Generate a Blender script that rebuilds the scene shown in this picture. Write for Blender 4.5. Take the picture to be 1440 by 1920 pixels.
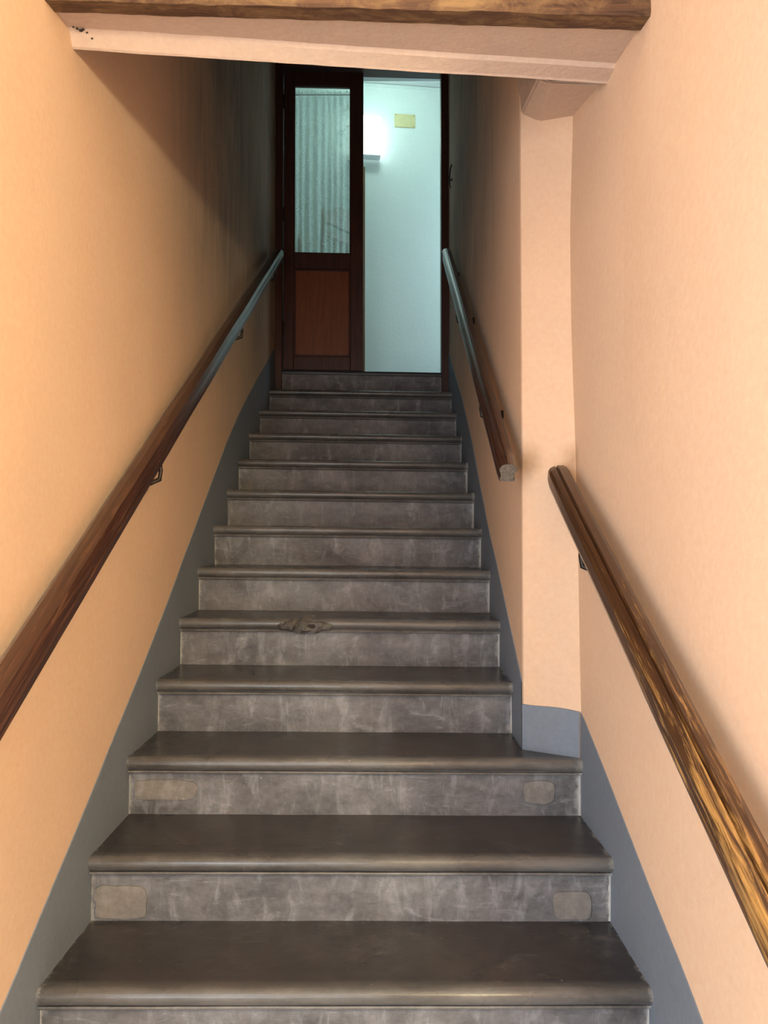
import bpy, bmesh, math, random
from mathutils import Vector, Matrix, noise as mnoise
random.seed(7)
for o in list(bpy.data.objects): bpy.data.objects.remove(o)
scene = bpy.context.scene
C = scene.collection
R = math.radians

# ------------------------------------------------------------------ camera
EYE = 1.16
cam_d = bpy.data.cameras.new('camera'); cam = bpy.data.objects.new('camera', cam_d); C.objects.link(cam)
cam_d.sensor_fit = 'VERTICAL'; cam_d.sensor_height = 36.0; cam_d.sensor_width = 27.0
cam_d.lens = 36.0*1550/1920
cam_d.clip_start = 0.05
cam.location = (0, 0, EYE); cam.rotation_euler = (R(91.5), 0, 0)
scene.camera = cam

# ------------------------------------------------------------------ world and lights
scene.view_settings.view_transform = 'Standard'
scene.view_settings.look = 'None'
scene.view_settings.exposure = 0.0
scene.view_settings.gamma = 1.0
scene.view_settings.use_curve_mapping = False
world = bpy.data.worlds.new('sky'); scene.world = world; world.use_nodes = True
wb = world.node_tree.nodes['Background']
wb.inputs[0].default_value = (0.75, 0.87, 1.0, 1); wb.inputs[1].default_value = 1.0

def area(name, loc, target, sx, sy, power, col):
    d = bpy.data.lights.new(name, 'AREA'); d.shape = 'RECTANGLE'; d.size = sx; d.size_y = sy
    d.energy = power; d.color = col
    o = bpy.data.objects.new(name, d); C.objects.link(o); o.location = loc
    o.rotation_euler = (Vector(target)-Vector(loc)).to_track_quat('-Z', 'Y').to_euler()
    return o
# daylight through the wide street doorway behind the camera
area('street_daylight', (-1.25, -.62, 1.10), (-1.25, 2, 1.10), 2.0, 2.0, 104, (0.84, 0.94, 1.0))
# added bluish fill light at the right side of the upper room
area('upper_side_fill', (1.36, 6.25, 3.4), (-1, 6.45, 3.3), .7, 1.4, 14, (0.62, 0.86, 1.0))

# ------------------------------------------------------------------ materials
def new_mat(name):
    m = bpy.data.materials.new(name); m.use_nodes = True
    nt = m.node_tree; b = nt.nodes['Principled BSDF']
    return m, nt, b
def N(nt, t, **kw):
    n = nt.nodes.new(t)
    for k, v in kw.items():
        if k in ('operation', 'blend_type', 'data_type', 'noise_dimensions', 'attribute_name', 'feature', 'bands_direction', 'wave_type', 'interpolation_type', 'clamp'):
            setattr(n, k, v)
    return n
def L(nt, a, b): nt.links.new(a, b)
def noise_tex(nt, vec, scale=(1, 1, 1), s=5, detail=4, rough=.6, dist=0):
    mp = N(nt, 'ShaderNodeMapping'); mp.inputs['Scale'].default_value = scale
    L(nt, vec, mp.inputs['Vector'])
    n = N(nt, 'ShaderNodeTexNoise'); n.inputs['Scale'].default_value = s
    n.inputs['Detail'].default_value = detail; n.inputs['Roughness'].default_value = rough; n.inputs['Distortion'].default_value = dist
    L(nt, mp.outputs[0], n.inputs['Vector'])
    return n.outputs['Fac']
def ramp(nt, fac, stops):
    r = N(nt, 'ShaderNodeValToRGB'); els = r.color_ramp.elements
    while len(els) < len(stops): els.new(0.5)
    for e, (p, c) in zip(els, stops):
        e.position = p
        e.color = (c, c, c, 1) if not isinstance(c, tuple) else (*c, 1)
    L(nt, fac, r.inputs[0]); return r.outputs[0]
def mix(nt, fac, a, b, mode='MIX'):
    m = N(nt, 'ShaderNodeMix', data_type='RGBA', blend_type=mode)
    for sock, v in ((m.inputs[0], fac), (m.inputs[6], a), (m.inputs[7], b)):
        if isinstance(v, (int, float)): sock.default_value = v
        elif isinstance(v, tuple): sock.default_value = (*v, 1)
        else: L(nt, v, sock)
    return m.outputs[2]
def math_n(nt, op, a, b=None, clamp=False):
    m = N(nt, 'ShaderNodeMath', operation=op); m.use_clamp = clamp
    for sock, v in ((m.inputs[0], a), (m.inputs[1], b)):
        if v is None: continue
        if isinstance(v, (int, float)): sock.default_value = v
        else: L(nt, v, sock)
    return m.outputs[0]
def bump(nt, b, h, strength=.3, dist=.01):
    n = N(nt, 'ShaderNodeBump'); n.inputs['Strength'].default_value = strength; n.inputs['Distance'].default_value = dist
    L(nt, h, n.inputs['Height']); L(nt, n.outputs[0], b.inputs['Normal'])
def pos(nt): return N(nt, 'ShaderNodeNewGeometry').outputs['Position']
def objc(nt): return N(nt, 'ShaderNodeTexCoord').outputs['Object']
def smooth(nt, v, a, b):
    n = N(nt, 'ShaderNodeMapRange', interpolation_type='SMOOTHSTEP')
    n.inputs['From Min'].default_value = a; n.inputs['From Max'].default_value = b
    L(nt, v, n.inputs['Value']); return n.outputs[0]

def plaster(name, c1, c2, c3=None, streak_shade=0.0, rough=.85, bstr=.25, grime=None):
    m, nt, b = new_mat(name); p = pos(nt)
    big = noise_tex(nt, p, s=1.6, detail=5)
    col = mix(nt, ramp(nt, big, [(.35, 0.), (.68, 1.)]), c1, c2)
    if c3:
        pt = noise_tex(nt, p, (1, 1, .8), s=2.7, detail=6, rough=.65)
        col = mix(nt, ramp(nt, pt, [(.60, 0.), (.78, .75)]), col, c3)
    if streak_shade:  # grey streaks plus painted dimness, growing upwards and deeper into the shaft
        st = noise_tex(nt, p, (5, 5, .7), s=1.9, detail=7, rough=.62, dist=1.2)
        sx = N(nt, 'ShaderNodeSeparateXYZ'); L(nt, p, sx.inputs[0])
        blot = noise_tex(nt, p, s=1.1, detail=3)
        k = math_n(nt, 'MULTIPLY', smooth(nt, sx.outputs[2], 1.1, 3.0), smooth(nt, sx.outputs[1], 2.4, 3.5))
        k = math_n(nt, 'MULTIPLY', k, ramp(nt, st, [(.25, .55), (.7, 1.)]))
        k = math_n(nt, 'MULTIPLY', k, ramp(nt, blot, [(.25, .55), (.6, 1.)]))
        k = math_n(nt, 'MULTIPLY', k, streak_shade)
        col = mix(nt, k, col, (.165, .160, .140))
    if grime:
        for (gx, gy, gz, gr) in grime:
            vd = N(nt, 'ShaderNodeVectorMath', operation='DISTANCE'); L(nt, p, vd.inputs[0]); vd.inputs[1].default_value = (gx, gy, gz)
            q = math_n(nt, 'ADD', vd.outputs['Value'], math_n(nt, 'MULTIPLY', math_n(nt, 'SUBTRACT', noise_tex(nt, p, s=14, detail=5), .5), .06))
            n_ = N(nt, 'ShaderNodeMapRange', interpolation_type='SMOOTHSTEP')
            n_.inputs['From Min'].default_value = 0; n_.inputs['From Max'].default_value = gr
            n_.inputs['To Min'].default_value = .6; n_.inputs['To Max'].default_value = 0; L(nt, q, n_.inputs['Value'])
            col = mix(nt, n_.outputs[0], col, (.44, .26, .13))
    fine = noise_tex(nt, p, s=60, detail=4)
    col = mix(nt, .06, col, ramp(nt, fine, [(.3, 0.), (.7, 1.)]), 'OVERLAY')
    L(nt, col, b.inputs['Base Color']); b.inputs['Roughness'].default_value = rough
    b.inputs['Specular IOR Level'].default_value = .25
    h = noise_tex(nt, p, s=42, detail=8, rough=.7)
    bump(nt, b, h, bstr*.6, .010)
    return m
M = {}
M['wall'] = plaster('peach_plaster', (.76, .53, .375), (.80, .56, .395), (.82, .56, .34), streak_shade=.9, grime=[(.445, 2.535, 1.385, .065), (.566, 2.46, 1.385, .06)])
M['lintel'] = plaster('peach_plaster_lintel', (.62, .465, .375), (.66, .49, .39), bstr=.7)
M['dado'] = plaster('grey_blue_paint', (.18, .213, .265), (.21, .242, .295), rough=.6, bstr=.2)
M['white'] = plaster('white_plaster', (.66, .74, .70), (.70, .78, .74))
M['ceil'] = plaster('white_ceiling_paint', (.68, .72, .70), (.72, .75, .73))

def stone(name, base, dark, pale, rough, spec=.5, tread=False):
    m, nt, b = new_mat(name); p = pos(nt)
    n1 = noise_tex(nt, p, (1, 1, 1.6), s=4.5, detail=8, rough=.7)
    n2 = noise_tex(nt, p, (9, 3, 3.2), s=2.0, detail=8, rough=.68, dist=.7)
    n4 = noise_tex(nt, p, (1.2, 2.5, 4), s=7, detail=9, rough=.75, dist=1.0)
    n3 = noise_tex(nt, p, s=38, detail=5, rough=.7)
    col = mix(nt, ramp(nt, n1, [(.33, 0.), (.66, 1.)]), dark, base)
    if not tread:
        col = mix(nt, ramp(nt, n2, [(.52, 0.), (.74, .55)]), col, pale)
        col = mix(nt, ramp(nt, n2, [(.28, .5), (.42, 0.)]), col, dark)
    col = mix(nt, ramp(nt, n4, [(.56, 0.), (.70, .45 if not tread else .30)]), col, pale)
    col = mix(nt, ramp(nt, n4, [(.30, .6 if not tread else .12), (.44, 0.)]), col, dark)
    col = mix(nt, .35, col, ramp(nt, n3, [(.25, .2), (.75, .8)]), 'OVERLAY')
    # pale plaster smeared at the ends against the walls (attribute runs 0..1 towards the ends)
    at = N(nt, 'ShaderNodeAttribute', attribute_name='ends').outputs['Fac']
    nn = noise_tex(nt, p, s=24, detail=6, rough=.75)
    k = math_n(nt, 'ADD', at, math_n(nt, 'MULTIPLY', math_n(nt, 'SUBTRACT', nn, .5), .9))
    k = ramp(nt, k, [(.78, 0.), (.98, .85)])
    col = mix(nt, k, col, (.42, .41, .39))
    # specks of whitewash
    v = N(nt, 'ShaderNodeTexVoronoi'); v.inputs['Scale'].default_value = 17; L(nt, p, v.inputs['Vector'])
    sp = ramp(nt, v.outputs['Distance'], [(.035, 1.), (.075, 0.)])
    sel = noise_tex(nt, p, s=6.5, detail=2)
    sp = math_n(nt, 'MULTIPLY', sp, ramp(nt, sel, [(.52, 0.), (.6, .55)]))
    col = mix(nt, sp, col, (.38, .36, .33))
    # worn, polished nosing
    wn = N(nt, 'ShaderNodeAttribute', attribute_name='nose').outputs['Fac']
    wk = math_n(nt, 'MULTIPLY', wn, ramp(nt, noise_tex(nt, p, (1, 1, 3), s=3.2, detail=8, rough=.7), [(.30, .15), (.72, .9)]))
    col = mix(nt, wk, col, pale)
    L(nt, col, b.inputs['Base Color'])
    rg = ramp(nt, noise_tex(nt, p, s=3.5, detail=2), [(.3, rough-.05), (.7, rough+.08)])
    L(nt, rg, b.inputs['Roughness'])
    b.inputs['Specular IOR Level'].default_value = spec
    h = noise_tex(nt, p, s=22, detail=9, rough=.7)
    bump(nt, b, h, .35 if not tread else .12, .008)
    return m
M['riser'] = stone('grey_sandstone_riser', (.21, .202, .208), (.066, .061, .065), (.42, .425, .45), .46)
M['tread'] = stone('worn_dark_sandstone_tread', (.056, .048, .046), (.027, .024, .024), (.19, .178, .168), .27, tread=True)
M['chip'] = stone('rough_broken_sandstone', (.120, .103, .093), (.045, .038, .035), (.20, .18, .165), .7)
M['fillet'] = stone('worn_sandstone_fillet', (.20, .18, .165), (.10, .088, .08), (.30, .285, .275), .42)
M['patch'] = stone('grey_mortar', (.26, .23, .21), (.14, .125, .115), (.36, .345, .33), .7)
M['mortar'] = plaster('pale_mortar', (.42, .41, .40), (.50, .49, .47), bstr=.6)

def wood(name, dark, mid, gold, wear=(.55, .75), along='X', rough=.30, coat=.2, wear_axis=None, mottled=False):
    m, nt, b = new_mat(name); p = objc(nt)
    sc = {'X': (1.8, 60, 60), 'Y': (60, 1.8, 60), 'Z': (60, 60, 1.8)}[along]
    g = noise_tex(nt, p, sc, s=2.2, detail=7, rough=.65, dist=.4)
    col = mix(nt, ramp(nt, g, [(.32, 0.), (.68, 1.)]), dark, mid)
    sw = {'X': (2.6, 48, 48), 'Y': (48, 2.6, 48), 'Z': (48, 48, 2.6)}[along]
    if mottled: sw = (3.5, 7, 7)
    w = noise_tex(nt, p, sw, s=2.4, detail=8, rough=.72, dist=.5)
    if wear_axis:
        sx = N(nt, 'ShaderNodeSeparateXYZ'); L(nt, p, sx.inputs[0])
        mr = N(nt, 'ShaderNodeMapRange'); mr.inputs['From Min'].default_value = wear_axis[0]; mr.inputs['From Max'].default_value = wear_axis[1]
        mr.inputs['To Min'].default_value = wear_axis[2]; mr.inputs['To Max'].default_value = wear_axis[3]
        L(nt, sx.outputs[0], mr.inputs['Value'])
        w = math_n(nt, 'ADD', w, mr.outputs[0])
    col = mix(nt, ramp(nt, w, [(wear[0], 0.), (wear[1], 1.)]), col, gold)
    L(nt, col, b.inputs['Base Color']); b.inputs['Roughness'].default_value = rough
    b.inputs['Coat Weight'].default_value = coat; b.inputs['Coat Roughness'].default_value = .2
    bump(nt, b, g, .25, .004)
    return m
M['rail'] = wood('dark_stained_handrail_wood', (.022, .008, .006), (.065, .024, .014), (.17, .078, .038), (.54, .74))
M['rail_worn'] = wood('worn_golden_handrail_wood', (.030, .012, .006), (.085, .036, .014), (.44, .24, .075), (.50, .64), wear_axis=(-.75, .75, .07, -.20))
M['rail_end'] = wood('weathered_grey_wood_end', (.09, .075, .06), (.20, .17, .14), (.26, .22, .18), rough=.8, coat=0)
M['beam'] = wood('old_hewn_beam_wood', (.050, .022, .013), (.14, .068, .032), (.235, .135, .060), (.46, .64), rough=.8, coat=0, mottled=True)
M['door'] = wood('dark_stained_door_wood', (.028, .006, .0035), (.080, .019, .008), (.11, .030, .012), (.55, .75), along='Z', rough=.42)
M['panel'] = wood('reddish_brown_door_panel_wood', (.15, .036, .011), (.23, .062, .018), (.27, .078, .023), (.5, .7), along='Z', rough=.4)
M['tan'] = wood('light_tan_wood', (.22, .12, .05), (.34, .20, .09), (.40, .25, .12), along='Z', rough=.5)
M['chair'] = wood('pale_chair_wood', (.50, .43, .34), (.58, .50, .40), (.62, .54, .43), along='Z', rough=.5)

def simple(name, col, rough=.5, metal=0, bstr=.15, scale=40):
    m, nt, b = new_mat(name); p = objc(nt)
    n = noise_tex(nt, p, s=scale, detail=4)
    c = mix(nt, n, tuple(x*.85 for x in col), tuple(min(1, x*1.12) for x in col))
    L(nt, c, b.inputs['Base Color']); b.inputs['Roughness'].default_value = rough; b.inputs['Metallic'].default_value = metal
    bump(nt, b, n, bstr, .002)
    return m
M['iron'] = simple('dark_iron', (.05, .043, .04), .45, .8)
M['pit_shade'] = simple('dark_pit_shade', (.03, .022, .018), .9)
M['plate'] = simple('pale_yellow_plastic', (.60, .55, .28), .45)
M['screw'] = simple('dull_brass', (.42, .34, .14), .4, .7)
M['lampback'] = simple('white_lamp_metal', (.75, .78, .78), .4)
M['floor'] = stone('pale_stone_floor', (.50, .52, .54), (.38, .40, .42), (.60, .61, .62), .5)
M['sill'] = simple('blackened_sill_stone', (.045, .042, .045), .4)

m, nt, b = new_mat('glowing_lamp_diffuser')
b.inputs['Base Color'].default_value = (.9, .95, .95, 1)
n = noise_tex(nt, objc(nt), s=3, detail=1)
L(nt, ramp(nt, n, [(0., (.80, 1., .97)), (1., (.84, 1., .98))]), b.inputs['Emission Color'])
b.inputs['Emission Strength'].default_value = 3.2
M['glow'] = m

m, nt, b = new_mat('cool_fill_globe')
b.inputs['Base Color'].default_value = (.9, .95, .95, 1)
n = noise_tex(nt, objc(nt), s=3, detail=1)
L(nt, ramp(nt, n, [(0., (.70, 1., .94)), (1., (.74, 1., .96))]), b.inputs['Emission Color'])
b.inputs['Emission Strength'].default_value = 22
M['cool'] = m
m, nt, b = new_mat('warm_glowing_globe')
b.inputs['Base Color'].default_value = (.9, .85, .75, 1)
n = noise_tex(nt, objc(nt), s=3, detail=1)
L(nt, ramp(nt, n, [(0., (1., .91, .56)), (1., (1., .92, .58))]), b.inputs['Emission Color'])
b.inputs['Emission Strength'].default_value = 590
M['warm'] = m

# window glass: mostly clear with a surface reflection
m, nt, b = new_mat('clear_window_glass')
out = nt.nodes['Material Output']; nt.nodes.remove(b)
tr = N(nt, 'ShaderNodeBsdfTransparent'); gl = N(nt, 'ShaderNodeBsdfGlossy'); gl.inputs['Roughness'].default_value = .03
tr.inputs[0].default_value = (.93, .97, .95, 1)
fr = N(nt, 'ShaderNodeFresnel'); fr.inputs[0].default_value = 1.45
mx = N(nt, 'ShaderNodeMixShader'); L(nt, fr.outputs[0], mx.inputs[0]); L(nt, tr.outputs[0], mx.inputs[1]); L(nt, gl.outputs[0], mx.inputs[2])
L(nt, mx.outputs[0], out.inputs[0]); M['glass'] = m

# lace curtain: translucent threads with see-through gaps, denser in the embroidered motifs
m, nt, b = new_mat('white_lace_fabric')
out = nt.nodes['Material Output']; nt.nodes.remove(b); p = objc(nt)
df = N(nt, 'ShaderNodeBsdfDiffuse'); df.inputs[0].default_value = (.80, .86, .83, 1)
tl = N(nt, 'ShaderNodeBsdfTranslucent'); tl.inputs[0].default_value = (.80, .90, .87, 1)
tr = N(nt, 'ShaderNodeBsdfTransparent')
a1 = N(nt, 'ShaderNodeMixShader'); a1.inputs[0].default_value = .6; L(nt, df.outputs[0], a1.inputs[1]); L(nt, tl.outputs[0], a1.inputs[2])
wv = N(nt, 'ShaderNodeTexBrick'); wv.inputs['Scale'].default_value = 9; wv.inputs['Mortar Size'].default_value = .035
mp = N(nt, 'ShaderNodeMapping'); mp.inputs['Rotation'].default_value = (R(90), 0, 0); mp.inputs['Scale'].default_value = (3, 3, 2)
dn = N(nt, 'ShaderNodeTexNoise'); dn.inputs['Scale'].default_value = 9; L(nt, p, dn.inputs['Vector'])
L(nt, mix(nt, .06, p, dn.outputs['Color'], 'ADD'), mp.inputs[0]); L(nt, mp.outputs[0], wv.inputs['Vector'])
mo = ramp(nt, noise_tex(nt, p, (1.4, 1, .8), s=9, detail=3), [(.50, 0.), (.56, 1.)])
lines = math_n(nt, 'MULTIPLY', wv.outputs['Fac'], mo)
fl = ramp(nt, noise_tex(nt, p, (1, 1, 1), s=55, detail=3, rough=.7), [(.42, .52), (.62, .66)])
den = math_n(nt, 'ADD', fl, math_n(nt, 'MULTIPLY', lines, .34), clamp=True)
mx = N(nt, 'ShaderNodeMixShader'); L(nt, den, mx.inputs[0]); L(nt, tr.outputs[0], mx.inputs[1]); L(nt, a1.outputs[0], mx.inputs[2])
L(nt, mx.outputs[0], out.inputs[0]); M['lace'] = m

# ------------------------------------------------------------------ mesh helpers
def obj(name, bm, mat, parent=None, smooth_shade=False, recalc=True):
    if recalc: bmesh.ops.recalc_face_normals(bm, faces=bm.faces)
    me = bpy.data.meshes.new(name); bm.to_mesh(me); bm.free()
    if smooth_shade:
        for f in me.polygons: f.use_smooth = True
    o = bpy.data.objects.new(name, me); C.objects.link(o)
    me.materials.append(mat)
    if parent: o.parent = parent
    return o
def tag(o, label=None, cat=None, group=None, kind=None):
    if label: o['label'] = label
    if cat: o['category'] = cat
    if group: o['group'] = group
    if kind: o['kind'] = kind
    return o
def empty(name, loc=(0, 0, 0), rot=(0, 0, 0)):
    o = bpy.data.objects.new(name, None); C.objects.link(o); o.location = loc; o.rotation_euler = rot
    o.empty_display_size = .1; return o
def add_box(bm, x0, x1, y0, y1, z0, z1, bev=0, seg=2):
    vs = [bm.verts.new((x, y, z)) for x in (x0, x1) for y in (y0, y1) for z in (z0, z1)]
    F = [(0, 1, 3, 2), (4, 6, 7, 5), (0, 4, 5, 1), (2, 3, 7, 6), (0, 2, 6, 4), (1, 5, 7, 3)]
    fs = [bm.faces.new([vs[i] for i in f]) for f in F]
    if bev:
        es = list({e for f in fs for e in f.edges})
        bmesh.ops.bevel(bm, geom=es, offset=bev, segments=seg, affect='EDGES', profile=.5)
def box(name, x0, x1, y0, y1, z0, z1, mat, parent=None, bev=0):
    bm = bmesh.new(); add_box(bm, x0, x1, y0, y1, z0, z1, bev); return obj(name, bm, mat, parent)
def add_tube(bm, pts, rad, n=10, cap=True):
    rings = []; pts = [Vector(p) for p in pts]
    for i, p in enumerate(pts):
        t = (pts[min(i+1, len(pts)-1)]-pts[max(i-1, 0)]).normalized()
        a = t.orthogonal().normalized() if i == 0 else (a - t*a.dot(t)).normalized()
        b = t.cross(a); rr = rad[i] if isinstance(rad, (list, tuple)) else rad
        rings.append([bm.verts.new(p+(a*math.cos(2*math.pi*k/n)+b*math.sin(2*math.pi*k/n))*rr) for k in range(n)])
    for r0, r1 in zip(rings, rings[1:]):
        for k in range(n): bm.faces.new((r0[k], r0[(k+1) % n], r1[(k+1) % n], r1[k]))
    if cap: bm.faces.new(rings[0]); bm.faces.new(rings[-1])
def add_loft(bm, sections, cap=True):
    """sections: list of closed rings (lists of 3D points)"""
    rings = [[bm.verts.new(p) for p in s] for s in sections]; n = len(rings[0])
    for r0, r1 in zip(rings, rings[1:]):
        for k in range(n): bm.faces.new((r0[k], r0[(k+1) % n], r1[(k+1) % n], r1[k]))
    if cap: bm.faces.new(rings[0]); bm.faces.new(rings[-1])
def add_prism(bm, poly, y0, y1):
    """polygon in XZ extruded along Y"""
    a = [bm.verts.new((x, y0, z)) for x, z in poly]; b_ = [bm.verts.new((x, y1, z)) for x, z in poly]
    n = len(poly)
    bm.faces.new(a); bm.faces.new(b_)
    for k in range(n): bm.faces.new((a[k], a[(k+1) % n], b_[(k+1) % n], b_[k]))
def lerp_tab(tab, t):
    if t <= tab[0][0]: return tab[0][1]
    for (a, va), (b, vb) in zip(tab, tab[1:]):
        if t <= b: return va+(vb-va)*(t-a)/(b-a)
    return tab[-1][1]
def nz(x, y, z, s=1.0): return mnoise.noise(Vector((x*s, y*s, z*s)))

# ------------------------------------------------------------------ layout of the stair shaft
RISE, RUN, Y0 = .17, .2936, 1.534
def ystep(i): return Y0+RUN*i
LEFT = [(.85, -.775), (1.2, -.765), (1.6, -.755), (2.1, -.747), (2.6, -.738), (4.2, -.737), (4.7, -.724), (5.05, -.705), (5.6, -.708)]
ROUT = [(.85, .606), (1.5, .597), (2.1, .586), (2.455, .578)]
COR_Y, COR_X = 2.455, .578       # where the right wall meets the return face
INN_Y, INN_X = 2.545, .424       # nose of the return, start of the narrow shaft
BULGE = [(0, .002), (.63, .002), (1.2, -.006), (1.75, -.019), (2.05, -.020), (2.42, -.008), (2.8, 0)]
def xl(y): return lerp_tab(LEFT, y)
def xr_in(y): return .425+.003*math.sin(y*2.1)
def wob(y, z, seed): return .004*nz(y*1.1, z*1.1, seed)+.0015*nz(y*4, z*4, seed+9)

def wall_sheet(name, plan, z0, z1, seed, thick, mat, nzs=60, bulge=False, side=1):
    """plan: list of (x, y) along the wall; grid in z; given thickness away from the stair"""
    bm = bmesh.new(); front = []
    for (x, y, w) in plan:
        col = []
        for k in range(nzs+1):
            z = z0+(z1-z0)*k/nzs
            dx = wob(y, z, seed)*w
            if bulge: dx += lerp_tab(BULGE, z)*(max(0, 1-(COR_Y-y)/.45) if y <= COR_Y else max(0, 1-(y-COR_Y)/(INN_Y-COR_Y)))
            col.append(bm.verts.new((x+dx, y, z)))
        front.append(col)
    for a, b_ in zip(front, front[1:]):
        for k in range(nzs): bm.faces.new((a[k], a[k+1], b_[k+1], b_[k]))
    back = [[bm.verts.new((side*thick, y, z)) for z in (z0, z1)] for (x, y, w) in (plan[0], plan[-1])]
    bm.faces.new((back[0][0], back[0][1], back[1][1], back[1][0]))
    bm.faces.new([back[0][0], back[0][1]]+list(reversed(front[0])))
    bm.faces.new([back[1][0], back[1][1]]+list(reversed(front[-1])))
    bm.faces.new([back[0][1], back[1][1]]+[c[-1] for c in reversed(front)])
    bm.faces.new([back[0][0], back[1][0]]+[c[0] for c in reversed(front)])
    o = obj(name, bm, mat)
    return o
def frange(a, b, n): return [a+(b-a)*i/n for i in range(n+1)]

# left wall of the shaft
ys = frange(.85, 5.66, 90)
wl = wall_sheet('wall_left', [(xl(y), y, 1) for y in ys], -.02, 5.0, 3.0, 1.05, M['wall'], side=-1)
tag(wl, 'peach plaster wall along the left of the stairs', kind='structure')
# right wall: outer stretch, return face, narrow stretch
plan = [(lerp_tab(ROUT, y), y, 1) for y in frange(.85, COR_Y, 36)]
plan += [(COR_X+(INN_X-COR_X)*t, COR_Y+(INN_Y-COR_Y)*t, .3) for t in (.33, .66)]
plan += [(INN_X+.003, INN_Y-.002, .3), (INN_X, INN_Y+.006, .3)]
plan += [(xr_in(y), y, 1) for y in frange(INN_Y+.06, 5.66, 56)]
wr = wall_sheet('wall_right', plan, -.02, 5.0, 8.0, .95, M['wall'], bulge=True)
tag(wr, 'peach plaster wall along the right of the stairs with a projecting return', kind='structure')

# hall in front of the stairs
def struct(name, x0, x1, y0, y1, z0, z1, mat, label=None):
    o = box(name, x0, x1, y0, y1, z0, z1, mat); tag(o, label, kind='structure'); return o
struct('floor', -2.6, 2.6, -.9, 1.9, -.12, 0, M['floor'], 'pale grey stone floor of the entrance hall')
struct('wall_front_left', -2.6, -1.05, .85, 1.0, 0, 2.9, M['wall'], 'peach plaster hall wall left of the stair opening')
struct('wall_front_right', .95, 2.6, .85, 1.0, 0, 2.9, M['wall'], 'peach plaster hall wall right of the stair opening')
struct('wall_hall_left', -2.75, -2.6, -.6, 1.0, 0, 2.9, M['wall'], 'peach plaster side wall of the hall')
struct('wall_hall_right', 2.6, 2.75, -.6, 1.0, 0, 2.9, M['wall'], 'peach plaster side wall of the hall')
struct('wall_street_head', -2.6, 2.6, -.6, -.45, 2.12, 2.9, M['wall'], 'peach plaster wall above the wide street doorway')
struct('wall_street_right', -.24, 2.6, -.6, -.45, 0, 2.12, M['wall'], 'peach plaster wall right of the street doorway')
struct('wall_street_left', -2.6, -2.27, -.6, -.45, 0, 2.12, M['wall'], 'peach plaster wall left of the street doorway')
struct('ceiling', -2.75, 2.75, -.6, 1.78, 2.9, 3.0, M['ceil'], 'white ceiling of the entrance hall')

# wall above the lintel and sloping ceiling over the flight
bm = bmesh.new()
prof = [(1.9, 2.5), (1.98, 2.5), (2.20, 2.95), (5.62, 4.62), (5.62, 5.0), (1.9, 5.0)]
a = [bm.verts.new((-.9, y, z)) for y, z in prof]; b_ = [bm.verts.new((.8, y, z)) for y, z in prof]
bm.faces.new(a); bm.faces.new(b_)
for k in range(len(prof)): bm.faces.new((a[k], a[(k+1) % 6], b_[(k+1) % 6], b_[k]))
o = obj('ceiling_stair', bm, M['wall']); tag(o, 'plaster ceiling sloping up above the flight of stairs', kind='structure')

# ------------------------------------------------------------------ grey painted skirting band along the stairs
def band(name, pts, mat, label, proud=.003, base_drop=.6):
    """pts: list of (x, y, ztop, nx, ny): thin painted coat standing slightly proud of the wall"""
    bm = bmesh.new(); rows = []
    n = 14
    for (x, y, zt, nx, ny, xf) in pts:
        col = []
        zb = max(-.01, zt-base_drop)
        for k in range(n+1):
            z = zb+(zt-zb)*k/n
            px = xf(z); col.append((px+nx*proud, y+ny*proud, z))
        col.append((xf(zt)-nx*.004, y-ny*.004, zt))
        rows.append([bm.verts.new(p) for p in col])
    for a, b_ in zip(rows, rows[1:]):
        for k in range(n+1): bm.faces.new((a[k], a[k+1], b_[k+1], b_[k]))
    o = obj(name, bm, mat); tag(o, label, kind='structure'); return o
DL = [(.85, -.24), (1.651, .224), (2.13, .507), (2.548, .759), (3.19, 1.158), (3.845, 1.575), (4.5, 1.94), (5.2, 2.318), (5.66, 2.45)]
pts = []
for y in frange(.86, 5.38, 80):
    if lerp_tab(DL, y) < .02: continue
    pts.append((0, y, lerp_tab(DL, y), 1, 0, (lambda z, y=y: xl(y)+wob(y, z, 3.0))))
band('baseboard_left', pts, M['dado'], 'blue grey painted skirting band rising along the left wall')
DRO = [(.85, -.12), (1.1, .0), (1.569, .25), (1.672, .300), (1.898, .395), (2.103, .484), (2.44, .632)]
pts = []
for y in frange(1.2, COR_Y-.002, 34):
    pts.append((0, y, lerp_tab(DRO, y), -1, 0, (lambda z, y=y: lerp_tab(ROUT, y)+wob(y, z, 8.0)+lerp_tab(BULGE, z)*max(0, 1-abs(y-COR_Y)/.45))))
band('baseboard_right', pts, M['dado'], 'blue grey painted skirting band rising along the near right wall')
DRI = [(2.54, .700), (2.6, .741), (2.897, .921), (3.311, 1.145), (3.575, 1.31), (4.0, 1.60), (4.484, 1.90), (5.309, 2.326), (5.66, 2.5)]
pts = []
for y in frange(INN_Y+.004, 5.38, 60):
    pts.append((0, y, lerp_tab(DRI, y), -1, 0, (lambda z, y=y: (INN_X if y < INN_Y+.05 else xr_in(y))+wob(y, z, 8.0)*(1 if y > INN_Y+.05 else .3))))
band('baseboard_shaft', pts, M['dado'], 'blue grey painted skirting band in the narrow upper part of the stairs')
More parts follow.
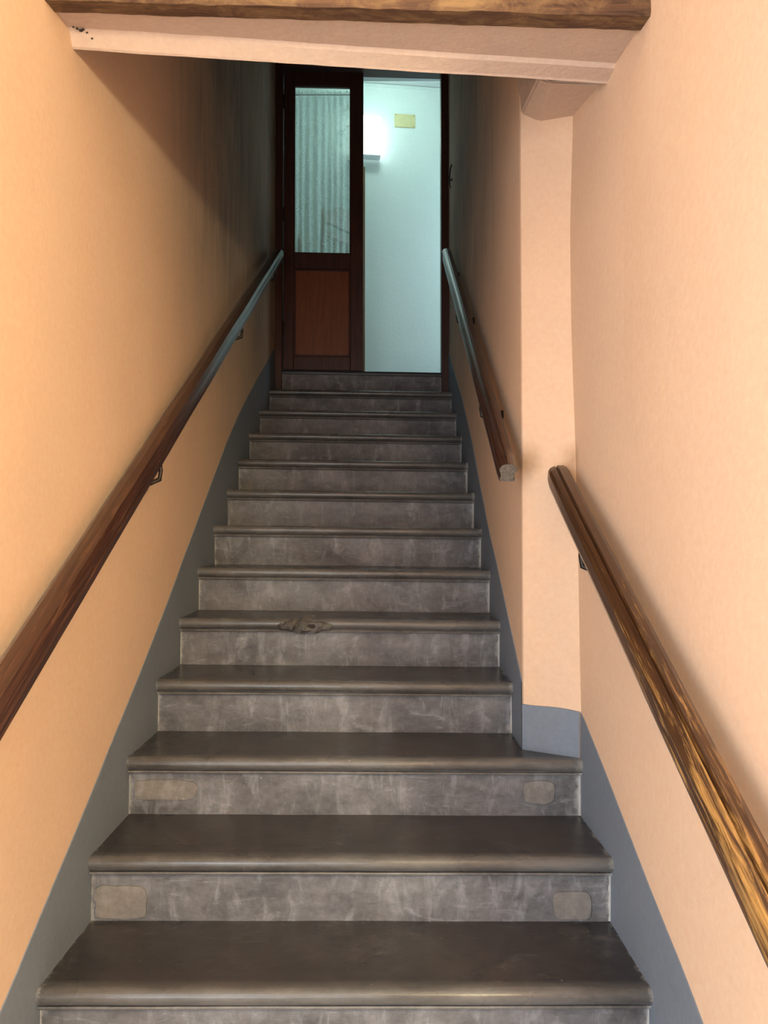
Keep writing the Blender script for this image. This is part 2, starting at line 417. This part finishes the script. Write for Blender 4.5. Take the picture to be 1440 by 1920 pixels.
# band on the return face
bm = bmesh.new(); rows = []
dirx, diry = INN_X-COR_X, INN_Y-COR_Y; ln = math.hypot(dirx, diry); nx, ny = diry/ln*-1, dirx/ln
for t in frange(0, 1, 6):
    x = COR_X+dirx*t+nx*.004; y = COR_Y+diry*t+ny*.004; zt = .634+(.642-.634)*t+.003*math.sin(t*5)
    rows.append([bm.verts.new((x, y, z)) for z in frange(.3, zt, 4)]+[bm.verts.new((x-nx*.008, y-ny*.008, zt))])
for a, b_ in zip(rows, rows[1:]):
    for k in range(5): bm.faces.new((a[k], a[k+1], b_[k+1], b_[k]))
o = obj('baseboard_return', bm, M['dado']); tag(o, 'blue grey painted foot of the projecting wall return', kind='structure')

# ------------------------------------------------------------------ staircase
stairs = empty('staircase', (0, ystep(1), 0))
tag(stairs, 'worn grey sandstone staircase with rounded nosings climbing to a wooden door', 'staircase')
SKEW, DROP = .026, .013
def place(x, y, z): return (x, y+SKEW*(x+.15)-ystep(1), z-DROP*(x+.15))
def set_attr(o, name, vals):
    at = o.data.attributes.new(name, 'FLOAT', 'POINT')
    at.data.foreach_set('value', vals)
def sweep_x(name, prof, x0, x1, nseg, mat, parent, amp, seed, nose_idx=(), endw=.05, loop_y=None):
    """closed profile (y, z) swept along x with slight unevenness"""
    bm = bmesh.new(); secs = []; ends = []; nose = []
    for s in range(nseg+1):
        x = x0+(x1-x0)*s/nseg; ring = []
        e = max(0, 1-min(x-x0, x1-x)/.09)
        for k, (y, z) in enumerate(prof):
            dy = amp*nz(x*5, y*3, seed)+amp*.6*nz(x*17, z*9, seed+4); dz = amp*.7*nz(x*4, y*6, seed+2)
            ring.append(place(x, y+dy, z+dz)); ends.append(e); nose.append(1.0 if k in nose_idx else 0.0)
        secs.append(ring)
    add_loft(bm, secs)
    o = obj(name, bm, mat, parent)
    set_attr(o, 'ends', ends); set_attr(o, 'nose', nose)
    return o
NOSE = 14
for i in range(1, 13):
    y = ystep(i); zt = RISE*i; zb = RISE*(i-1)
    x0 = xl(y)-.012; x1 = (lerp_tab(ROUT, y)+.010) if i <= 3 else .432
    if i == 3: x1 = COR_X+.004
    rx0, rx1 = x0+.003, x1-.003
    # riser stone
    rp = [(y+.019, zb-.02), (y+.019, zb+.03), (y+.018, zb+.07), (y+.019, zt-.042), (y+.16, zt-.042), (y+.16, zb-.02)]
    step = sweep_x('step', rp, rx0, rx1, 40, M['riser'], stairs, .0022, i*3.1)
    # tread slab with half-round nosing
    tp = []
    cy, cz, rr = y+.006, zt-.0185, .0185
    tp.append((y+RUN+.045, zt)); tp.append((y+RUN*.6, zt-.001)); tp.append((y+RUN*.25, zt-.0015)); tp.append((y+.035, zt-.001))
    n0 = len(tp)
    for k in range(NOSE+1):
        a = math.pi*k/NOSE
        tp.append((cy-rr*math.sin(a), cz+rr*math.cos(a)))
    n1 = len(tp)
    tp += [(y+.04, zt-.037), (y+RUN+.045, zt-.037)]
    tr = sweep_x('tread', tp, x0, x1, 48, M['tread'], step, .0018, i*5.7, nose_idx=range(n0, n1))
    # fillet moulding under the nosing
    mp_ = [(y+.013, zt-.0365), (y+.012, zt-.0405), (y+.003, zt-.0410), (y+.001, zt-.0440), (y+.003, zt-.0475), (y+.012, zt-.0490), (y+.03, zt-.0490), (y+.03, zt-.0365)]
    sweep_x('nosing_moulding', mp_, x0+.001, x1-.001, 30, M['fillet'], step, .0008, i*7.3)
    # crumbling mortar where the riser meets the walls
    for sx in (-1, 1):
        bm = bmesh.new(); secs = []
        xx = (xl(y)-.001) if sx < 0 else ((x1-.009) if i != 3 else x1-.005)
        for z in frange(zb+.002, zt-.045, 9):
            w = .0055+.0045*nz(z*60, sx*3+i, 2.2); g = .0045+.002*nz(z*70, sx+i*2, 5.1)
            c = xx-sx*w*.2
            secs.append([place(c+w*math.cos(a), y+.018-g*abs(math.sin(a)) if math.sin(a) > 0 else y+.022, z) for a in frange(0, 2*math.pi*7/8, 7)])
        add_loft(bm, secs); obj('mortar_seam', bm, M['mortar'], step)
    if i == 5:   # broken and patched nosing with a ragged lump
        bm = bmesh.new(); secs = []
        for x in frange(-.385, -.185, 30):
            t = (x+.385)/.20
            w = .007+.015*max(0, 1-abs(t-.5)*2)**.7
            prof = []
            for k in range(11):
                a = 2*math.pi*k/11
                q = w*(1+.55*nz(x*55, k*1.3, 3.3))
                prof.append(place(x, y-.006-q*.95*math.cos(a)*1.0+.006*nz(x*90, k, 1), zt-.024+q*1.25*math.sin(a)))
            secs.append(prof)
        add_loft(bm, secs); o = obj('broken_nosing_patch', bm, M['chip'], step); o['label'] = 'ragged mortar patch on broken nosing'
        for hx, hz_, hr in ((-.322, -.030, .006), (-.262, -.024, .0085)):  # dark blobs painted as the shade inside small hollows
            bm = bmesh.new(); bmesh.ops.create_icosphere(bm, subdivisions=2, radius=hr)
            for v in bm.verts: v.co = Vector(place(hx+v.co.x*(1.6+hr*40), y-.019+v.co.y*.6, zt+hz_+v.co.z*(1+20*v.co.x)))
            o = obj('hollow_shade', bm, M['pit_shade'], step)

# mortar repair patches on the risers: (step, x range, z range as fraction of the riser)
steps = [o for o in stairs.children]
def patch(i, xa, xb, fa, fb, seed):
    y = ystep(i)+.0195; zb = RISE*(i-1); za = zb+fa*.124; zz = zb+fb*.124
    bm = bmesh.new(); n = 26; ring_f = []; ring_b = []
    cx, cz, hw, hh = (xa+xb)/2, (za+zz)/2, (xb-xa)/2, (zz-za)/2
    for k in range(n):
        a = 2*math.pi*k/n; c, s = math.cos(a), math.sin(a)
        q = (abs(c)**5+abs(s)**5)**(-1/5.)*(1+.13*nz(c*2.1, s*2.1, seed))
        x, z = cx+hw*c*q, cz+hh*s*q
        ring_f.append(bm.verts.new(place(x*.985+cx*.015, y-.0052, z))); ring_b.append(bm.verts.new(place(x, y+.004, z)))
    bm.faces.new(ring_f)
    for k in range(n): bm.faces.new((ring_f[k], ring_f[(k+1) % n], ring_b[(k+1) % n], ring_b[k]))
    obj('mortar_patch', bm, M['patch'], steps[i-1])
patch(2, -.735, -.60, .05, .72, 1.7)
patch(2, .435, .535, .05, .62, 4.1)
patch(3, -.725, -.545, .35, .80, 2.9)
patch(3, .41, .50, .30, .82, 6.6)
patch(9, -.72, -.66, .08, .5, 3.6)

# last riser and sill under the door
y13 = 5.345
st = sweep_x('step', [(y13, 2.03), (y13, 2.187), (y13+.3, 2.187), (y13+.3, 2.03)], -.675, .385, 20, M['riser'], stairs, .001, 71)
sweep_x('door_sill', [(y13-.012, 2.188), (y13-.016, 2.200), (y13-.010, 2.2125), (y13+.35, 2.2125), (y13+.35, 2.188)], -.675, .385, 20, M['sill'], st, .0015, 75)

# ------------------------------------------------------------------ plaster lintel and wooden beam at the top
def lin(a, b, t): return a+(b-a)*t
bm = bmesh.new(); secs = []
for t in frange(-.06, 1.06, 44):
    x = lin(-.752, .6, t)
    y_a, z_a = lin(1.80, 1.80, t), lin(2.357, 2.325, t)
    y_r, z_r = lin(1.940, 2.060, t), lin(2.362, 2.343, t)
    y_e, z_e = lin(1.965, 2.125, t), lin(2.328, 2.331, t)
    w1 = .004*nz(x*4, 1.2, 0); w2 = .004*nz(x*5, 7.2, 0)+.002*nz(x*19, 3, 0)
    secs.append([(x, y_a, 2.55), (x, y_a, z_a+w1), (x, lin(y_a, y_r, .5), lin(z_a, z_r, .5)+w1*.7), (x, y_r-.006+w2, z_r+.002), (x, y_r+.004+w2, z_r-.006),
                 (x, y_e-.006+w1, z_e+.003+w2*.5), (x, y_e+w1, z_e+w2*.5), (x, y_e+.006+w1, z_e+.008+w2*.5), (x, y_e+.02, 2.55)])
add_loft(bm, secs)
o = obj('trim_1', bm, M['lintel']); tag(o, 'peach plastered lintel with a raised lower edge crossing above the stairs', kind='structure')
# dark blobs painted as the shade inside little pits at the lintel's left end
for (px, py_, s) in ((-.728, 1.931, .004), (-.722, 1.938, .005), (-.715, 1.934, .004), (-.735, 1.925, .003), (-.709, 1.943, .003), (-.70, 1.952, .003)):
    bm = bmesh.new(); bmesh.ops.create_icosphere(bm, subdivisions=1, radius=s)
    pz = 2.362-(py_-1.94)*1.0 if py_ > 1.94 else 2.361
    for v in bm.verts: v.co = Vector((px+v.co.x, py_+v.co.y, pz-.003+v.co.z*.6))
    obj('pit_shade', bm, M['pit_shade'], o)
# plaster block in the corner below the lintel
bm = bmesh.new()
U = [(.448, 2.20, 2.378), (.590, 2.19, 2.362), (.590, 2.50, 2.424), (.478, 2.53, 2.432)]
S = [(.420, 2.22, 2.40), (.60, 2.19, 2.40), (.60, 2.56, 2.52), (.428, 2.57, 2.475)]
T = [(.42, 2.05, 2.6), (.62, 2.05, 2.6), (.62, 2.57, 2.6), (.42, 2.57, 2.6)]
rows = [[bm.verts.new(p) for p in row] for row in (U, S, T)]
bm.faces.new(rows[0]); bm.faces.new(rows[2])
for r0, r1 in zip(rows, rows[1:]):
    for k in range(4): bm.faces.new((r0[k], r0[(k+1) % 4], r1[(k+1) % 4], r1[k]))
bmesh.ops.bevel(bm, geom=[e for e in bm.edges], offset=.006, segments=2, affect='EDGES')
o = obj('trim_2', bm, M['lintel']); tag(o, 'small plaster block in the corner under the lintel', kind='structure')

bm = bmesh.new(); secs = []
for t in frange(-.05, 1.04, 90):
    x = lin(-.752, .6, t)
    z = lin(2.352, 2.316, t); w = .004*nz(x*6, 2, 0)+.003*nz(x*22, 5, 0); w2 = .006*nz(x*7, 9, 0)+.003*nz(x*25, 2, 0)
    yb = lin(1.857, 1.868, t)
    sec = [(yb+w2, z-.002), (yb-.030+w2, z-.006+w*.5), (1.802+w2*.5, z-.010+w), (1.797+w*.8, z-.004+w)]
    for k in range(1, 7):
        sec.append((1.796+.007*nz(x*9, k*1.7, 3)+.003*nz(x*40, k*5, 1), z-.004+k*.032))
    sec += [(1.87, z+.19)]
    secs.append([(x, a, b_) for a, b_ in sec])
add_loft(bm, secs)
o = obj('wooden_beam', bm, M['beam']); tag(o, 'rough hewn brown wooden beam crossing at the top of the photo', 'beam')

# ------------------------------------------------------------------ handrails
def rail_profile():
    """mushroom section in (y, z): rounded head, grooved neck, flat foot"""
    p = []
    for k in range(13):
        a = R(-35)+R(250)*k/12
        p.append((.0285*math.cos(a), .012+.021*math.sin(a)))
    p += [(-.0225, -.006), (-.0215, -.012), (-.0245, -.016), (-.0245, -.028), (-.021, -.031), (.021, -.031), (.0245, -.028), (.0245, -.016), (.0215, -.012), (.0225, -.006)]
    return p
def flat_profile():
    """broad board-like section with one groove on the inner side"""
    return [(.030, .018), (.022, .027), (.004, .030), (-.018, .027), (-.028, .018), (-.030, .006), (-.027, .001), (-.030, -.004), (-.030, -.020), (-.024, -.028), (.024, -.028), (.030, -.020)]
def facet_profile():
    """faceted section: two worn bevels, a groove between, dark sides"""
    return [(.031, .010), (.026, .020), (.0135, .0265), (.0095, .0205), (.0055, .0280), (-.012, .0285), (-.022, .023), (-.029, .011), (-.031, -.006), (-.027, -.010), (-.030, -.015), (-.027, -.028), (.027, -.028), (.031, -.015)]
def handrail(label, A, B, prof, mat, brackets, wall_dx, scale=1.0, round_end=None, end_mat=None):
    A, B = Vector(A), Vector(B); mid = (A+B)/2; d = (B-A); ln = d.length; d.normalize()
    up = Vector((0, 0, 1)); yv = up.cross(d).normalized(); zv = d.cross(yv)
    root = empty('handrail', mid); root.rotation_euler = Matrix((d, yv, zv)).transposed().to_euler()
    tag(root, label, 'handrail', 'wooden handrails on the stair walls')
    bm = bmesh.new(); secs = []; n = 60
    xs = frange(-ln/2, ln/2, n)
    for x in xs:
        dy, dz = .0015*nz(x*2.2, 1, ln), .0015*nz(x*2.2, 6, ln)
        k = 1.0
        e = ln/2-abs(x)
        if e < .004: k = .93
        secs.append([(x, p[0]*scale*k+dy, p[1]*scale*k+dz) for p in prof])
    if round_end:
        x = ln/2
        secs += [[(x+round_end*a, p[0]*scale*b_, p[1]*scale*b_) for p in prof] for a, b_ in ((.4, .85), (.8, .6), (1.0, .3))]
    add_loft(bm, secs)
    rl = obj('rail', bm, mat, root)
    if end_mat:
        bm = bmesh.new(); add_loft(bm, [[(-ln/2-.003, p[0]*scale*.90, p[1]*scale*.90) for p in prof], [(-ln/2+.004, p[0]*scale*.9, p[1]*scale*.9) for p in prof]])
        o = obj('rail_end', bm, end_mat, root); o['label'] = 'weathered grey sawn end'
        bm = bmesh.new(); bmesh.ops.create_icosphere(bm, subdivisions=2, radius=.008)
        for v in bm.verts: v.co = Vector((-ln/2-.005+v.co.x*.8, -.013*scale+v.co.y, -.012+v.co.z*1.3+.004*nz(v.co.x*200, v.co.y*200, v.co.z*200)))
        obj('end_splinter', bm, end_mat, root)
    Mi = Matrix.LocRotScale(root.location, root.rotation_euler, None).inverted()
    for (f, wx) in brackets:
        P = A.lerp(B, f)
        bm = bmesh.new()
        top = P-zv*.026*scale
        wallp = Vector((wx, P.y+.004, P.z-.075))
        inw = Vector((-.012 if wx > 0 else .012, 0, 0))
        pts = [top+zv*.006+inw, top-Vector((0, 0, .03))+inw*1.3, top-Vector((0, 0, .055))+inw, top.lerp(wallp, .45)-Vector((0, 0, .050)), top.lerp(wallp, .8)-Vector((0, 0, .022)), wallp]
        add_tube(bm, [Mi @ p for p in pts], [.0065, .0065, .0075, .0065, .006, .006], 8)
        o = obj('bracket', bm, M['iron'], root, True)
        bm = bmesh.new(); s = 1 if wx > 0 else -1
        add_tube(bm, [Mi @ (wallp-Vector((s*.006, 0, 0))), Mi @ (wallp+Vector((s*.004, 0, 0)))], .016, 12)
        obj('wall_plate', bm, M['iron'], o)
        bm = bmesh.new(); add_box(bm, -.035, .035, -.012, .012, -.0015, .0015)
        for v in bm.verts: v.co = v.co+(Mi @ top)
        obj('saddle', bm, M['iron'], o)
    return root
def wx_l(y): return xl(y)
handrail('long dark brown handrail running the whole left wall up to the door', (-.703, 1.20, .680), (-.638, 4.985, 2.862), flat_profile(), M['rail'],
         [(.02, xl(1.28)), (.330, xl(2.45)), (.665, xl(3.72)), (.93, xl(4.7))], -1, 1.02, round_end=.012)
handrail('glossy dark handrail in the narrow shaft on the right, ending in a sawn round end', (.362, 2.415, 1.338), (.366, 4.80, 2.800), rail_profile(), M['rail'],
         [(.22, .425), (.62, .425), (.93, .425)], 1, .98, round_end=.012, end_mat=M['rail_end'])
handrail('short worn golden brown handrail nearest the camera on the right wall', (.530, 1.00, .580), (.512, 2.425, 1.335), facet_profile(), M['rail_worn'],
         [(.03, .603), (.765, .575)], 1, 1.08, round_end=.010)

# ------------------------------------------------------------------ door at the top
door = empty('door_1', (0, 5.36, 2.04)); tag(door, 'dark stained double door with one glazed leaf closed at the top of the stairs', kind='structure')
def dbox(name, x0, x1, y0, y1, z0, z1, mat, parent, bev=.003):
    """box in world coordinates, skewed with the stairs, parented to the door"""
    bm = bmesh.new(); add_box(bm, x0, x1, y0, y1, z0, z1, bev, 1)
    for v in bm.verts: v.co = Vector((v.co.x, v.co.y+SKEW*(v.co.x+.15)-5.36, v.co.z-DROP*(v.co.x+.15)-2.04))
    return obj(name, bm, mat, parent)
dbox('jamb', -.712, -.660, 5.325, 5.44, 2.045, 4.30, M['door'], door)
dbox('jamb', .373, .428, 5.325, 5.44, 2.045, 4.30, M['door'], door)
dbox('head', -.712, .428, 5.325, 5.44, 4.205, 4.30, M['door'], door)
yl0, yl1 = 5.372, 5.412
leaf = dbox('leaf', -.657, -.590, yl0, yl1, 2.222, 4.201, M['door'], door)     # hinge stile carries the rest
dbox('stile', -.220, -.136, yl0, yl1, 2.222, 4.201, M['door'], leaf)
dbox('top_rail', -.590, -.220, yl0, yl1, 4.105, 4.201, M['door'], leaf)
dbox('middle_rail', -.590, -.220, yl0, yl1, 2.888, 2.992, M['door'], leaf)
dbox('bottom_rail', -.590, -.220, yl0, yl1, 2.222, 2.312, M['door'], leaf)
dbox('panel', -.598, -.212, yl0+.014, yl1-.010, 2.300, 2.900, M['panel'], leaf)
for (x0, x1, z0, z1) in ((-.590, -.578, 2.312, 2.888), (-.232, -.220, 2.312, 2.888), (-.578, -.232, 2.876, 2.888), (-.578, -.232, 2.312, 2.324)):
    dbox('panel_moulding', x0, x1, yl0+.005, yl0+.018, z0, z1, M['door'], leaf, .002)
for (x0, x1, z0, z1) in ((-.590, -.584, 2.992, 4.105), (-.226, -.220, 2.992, 4.105), (-.584, -.226, 4.099, 4.105), (-.584, -.226, 2.992, 2.998)):
    dbox('glazing_bead', x0, x1, yl0+.006, yl0+.018, z0, z1, M['door'], leaf, .001)
dbox('pane', -.593, -.217, yl0+.019, yl0+.023, 2.985, 4.110, M['glass'], leaf, 0)
bm = bmesh.new(); add_tube(bm, [(-.628, 5.372-5.36-.016, 2.555-2.04), (-.628, 5.372-5.36, 2.555-2.04)], [.010, .012], 12); obj('keyhole_plate', bm, M['iron'], leaf)
for hz in (2.45, 3.2, 3.95):
    bm = bmesh.new(); add_tube(bm, [(-.6585, 5.362-5.36-.012, hz-2.04), (-.6585, 5.362-5.36-.012, hz+.09-2.04)], .006, 8); obj('hinge', bm, M['iron'], leaf)

# lace curtain on its rod behind the pane
cur = empty('lace_curtain', (-.405, 5.43, 4.085)); tag(cur, 'white lace curtain gathered on a rod behind the door pane', 'curtain')
bm = bmesh.new(); nx_, nz_ = 120, 60; grid = []
for k in range(nz_+1):
    zz = .018-1.12*k/nz_; row = []
    t = k/nz_
    for j in range(nx_+1):
        s = j/nx_; x = -.187+.374*s
        amp = .0065+.004*t
        y = amp*math.sin(s*52+1.2*math.sin(s*9))+.004*math.sin(s*17+t*2)+.003*nz(s*12, t*4, 1)
        if k <= 1: y += .004*math.sin(s*150)
        z = zz+(.006*math.sin(s*110)+.004*nz(s*60, 1, 1) if k == 0 else 0)
        if 1 <= k <= 2: y *= .35
        row.append(bm.verts.new((x+.004*nz(s*9, t*6, 4), y, z)))
    grid.append(row)
for a, b_ in zip(grid, grid[1:]):
    for j in range(nx_): bm.faces.new((a[j], a[j+1], b_[j+1], b_[j]))
cl = obj('fabric', bm, M['lace'], cur, True)
bm = bmesh.new(); add_tube(bm, [(-.195, -.002, -.006), (.195, -.002, -.006)], .003, 8); obj('rod', bm, M['lampback'], cur)

# ------------------------------------------------------------------ upper room
FZ = 2.2125
struct('floor_upper', -1.9, 1.5, 5.66, 7.4, FZ-.15, FZ, M['floor'], 'stone floor of the upper room')
struct('floor_doorway', -.71, .43, 5.44, 5.66, FZ-.15, FZ-.001, M['floor'], 'stone floor inside the doorway')
struct('wall_upper_left', -2.0, -1.9, 5.66, 7.5, FZ, 4.81, M['white'], 'white plaster side wall of the upper room')
struct('wall_upper_right', 1.4, 1.5, 5.66, 7.5, FZ, 4.81, M['white'], 'white plaster side wall of the upper room')
struct('ceiling_upper', -2.0, 1.5, 5.44, 7.5, 4.798, 4.95, M['ceil'], 'white ceiling of the upper room')
struct('wall_upper_front_left', -2.0, -1.05, 5.52, 5.66, FZ, 4.80, M['white'], 'white plaster wall beside the door in the upper room')
struct('wall_upper_front_right', .95, 1.5, 5.52, 5.66, FZ, 4.80, M['white'], 'white plaster wall beside the door in the upper room')
struct('wall_upper_overdoor', -.72, .44, 5.44, 5.66, 4.30, 4.80, M['white'], 'white plaster wall above the door')
YAW = math.atan(.126)
def wallp(u): return Vector((u*math.cos(YAW), 6.6+u*math.sin(YAW), 0))   # along the skewed far wall
bm = bmesh.new(); add_box(bm, -2.1, 1.7, 0, .12, FZ-.05, 4.85)
o = obj('wall_upper_back', bm, M['white']); o.location = (0, 6.6, 0); o.rotation_euler = (0, 0, YAW)
tag(o, 'white plaster far wall of the upper room', kind='structure')
# picture-rail shaped cornice line at the ceiling
bm = bmesh.new(); secs = []
for x in frange(-1.9, 1.5, 30):
    w = .003*nz(x*9, 2, 2); secs.append([(x, .01, 4.79), (x, -.010+w, 4.79), (x, -.014+w, 4.772), (x, .01, 4.764+w)])
add_loft(bm, secs); o = obj('trim_3', bm, M['white']); o.location = (0, 6.6, 0); o.rotation_euler = (0, 0, YAW); tag(o, 'thin plaster ridge under the upper ceiling', kind='structure')

# glowing wall lamp
lamp = empty('wall_lamp', wallp(-.155)+Vector((0, 0, 4.325)), (0, 0, YAW)); tag(lamp, 'glowing white box lamp on the far wall beyond the door', 'lamp')
bm = bmesh.new(); add_box(bm, -.112, .112, -.025, -.001, -.150, .150, .008); obj('back_plate', bm, M['lampback'], lamp)
bm = bmesh.new(); add_box(bm, -.126, .126, -.105, -.022, -.158, .164, .022, 3); obj('diffuser', bm, M['glow'], lamp)
bm = bmesh.new(); add_box(bm, -.118, .118, -.100, -.022, -.167, -.150, .006, 1); obj('bottom_tray', bm, M['lampback'], lamp)
# yellow plate
pl = empty('wall_plate', wallp(.170)+Vector((0, 0, 4.505)), (0, 0, YAW)); tag(pl, 'pale yellow rectangular cover plate screwed to the white wall', 'plate')
bm = bmesh.new(); add_box(bm, -.085, .085, -.010, -.0005, -.054, .054, .003); obj('cover', bm, M['plate'], pl)
for sx in (-1, 1):
    for sz in (-1, 1):
        bm = bmesh.new(); add_tube(bm, [(sx*.073, -.010, sz*.043), (sx*.073, -.0125, sz*.043)], [.005, .004], 8); obj('screw', bm, M['screw'], pl)
# tan board standing behind the leaf
bm = bmesh.new(); add_box(bm, -.195, -.143, 6.17, 6.205, FZ, 3.93, .003)
for v in bm.verts: v.co -= Vector((-.17, 6.19, FZ))
o = obj('wooden_board', bm, M['tan']); o.location = (-.17, 6.19, FZ); tag(o, 'narrow tan wooden board upright just behind the door leaf', 'board')

# high-backed chair behind the curtain
ch = empty('high_back_chair', (-.47, 5.98, FZ), (0, 0, R(52))); tag(ch, 'pale wooden high-backed chair with arched crest seen through the curtain', 'chair')
for sx in (-1, 1):
    bm = bmesh.new(); add_tube(bm, [(sx*.19, -.18, 0), (sx*.19, -.18, .45), (sx*.188, -.19, .9), (sx*.186, -.21, 1.21)], [.018, .019, .018, .015], 10); obj('leg', bm, M['chair'], ch, True)
    bm = bmesh.new(); add_tube(bm, [(sx*.19, .20, 0), (sx*.19, .20, .44)], [.016, .020], 10); obj('leg', bm, M['chair'], ch, True)
bm = bmesh.new(); add_box(bm, -.22, .22, -.20, .23, .44, .475, .010); obj('seat', bm, M['chair'], ch)
bm = bmesh.new()
poly = [(-.20, 1.12)]+[(.20*t, 1.20+.075*max(0, math.cos(t*1.9))**1.5) for t in frange(-1, 1, 16)]+[(.20, 1.12)]
add_prism(bm, poly, -.222, -.198); obj('crest_rail', bm, M['chair'], ch)
for zc in (.62, 1.03):
    bm = bmesh.new(); add_box(bm, -.185, .185, -.215, -.195, zc, zc+.05, .004); obj('back_rail', bm, M['chair'], ch)
for sx in (-.07, 0, .07):
    bm = bmesh.new(); add_tube(bm, [(sx, -.2, .66), (sx, -.2, .85), (sx, -.205, 1.04)], [.009, .013, .009], 8); obj('spindle', bm, M['chair'], ch, True)
for sx in (-1, 1):
    bm = bmesh.new(); add_tube(bm, [(sx*.19, -.18, .2), (sx*.19, .2, .2)], .010, 8); obj('stretcher', bm, M['chair'], ch, True)
# pointed post
bm = bmesh.new(); add_tube(bm, [(0, 0, 0), (0, 0, .02), (0, 0, .03), (0, 0, .9), (0, 0, .95), (0, 0, .97), (0, 0, 1.06)], [.09, .09, .022, .022, .026, .022, .003], 14)
o = obj('pointed_post', bm, M['tan'], None, True); o.location = (-.60, 5.765, FZ); tag(o, 'slim pointed wooden post behind the lower left of the curtain', 'post')

# iron hook on the right wall near the door
hk = empty('wall_hook', (.425, 5.06, 3.37)); tag(hk, 'thin dark iron hook on the right wall beside the door', 'hook')
bm = bmesh.new(); add_tube(bm, [(-.012, -.066, .045), (-.020, -.060, .02), (-.022, -.02, -.012), (-.016, .03, -.035), (-.010, .052, -.05)], [.004, .005, .005, .0045, .003], 8); obj('hook_rod', bm, M['iron'], hk, True)
bm = bmesh.new(); add_tube(bm, [(-.022, .0, -.02), (.004, .0, -.02)], .006, 8); obj('pin', bm, M['iron'], hk)

# warm wall lamp in the hall, behind and to the right of the camera
hl = empty('hall_lamp', (1.02, -.45, 1.90), (0, 0, R(-90))); tag(hl, 'warm glass globe lamp on the wall beside the street doorway', 'lamp')
bm = bmesh.new(); add_tube(bm, [(0, 0, 0), (-.02, 0, 0)], .06, 16); obj('wall_rose', bm, M['iron'], hl)
bm = bmesh.new(); add_tube(bm, [(-.02, 0, 0), (-.10, 0, .0), (-.12, 0, .03)], .009, 8); obj('arm', bm, M['iron'], hl, True)
bm = bmesh.new(); bmesh.ops.create_uvsphere(bm, u_segments=20, v_segments=12, radius=.08)
for v in bm.verts: v.co += Vector((-.12, 0, .10))
obj('globe', bm, M['warm'], hl, True)

# added fill globe brightening the upper room, hidden from the stairs by the door head
cl_ = empty('upper_fill_globe', (.05, 5.98, 4.798)); tag(cl_, 'added unseen fill globe under the ceiling of the upper room', 'lamp')
bm = bmesh.new(); add_tube(bm, [(0, 0, 0), (0, 0, -.03)], .07, 20); obj('canopy', bm, M['lampback'], cl_)
bm = bmesh.new(); bmesh.ops.create_uvsphere(bm, u_segments=20, v_segments=12, radius=.11)
for v in bm.verts: v.co = Vector((v.co.x, v.co.y, v.co.z*.7-.10))
obj('globe', bm, M['cool'], cl_, True)
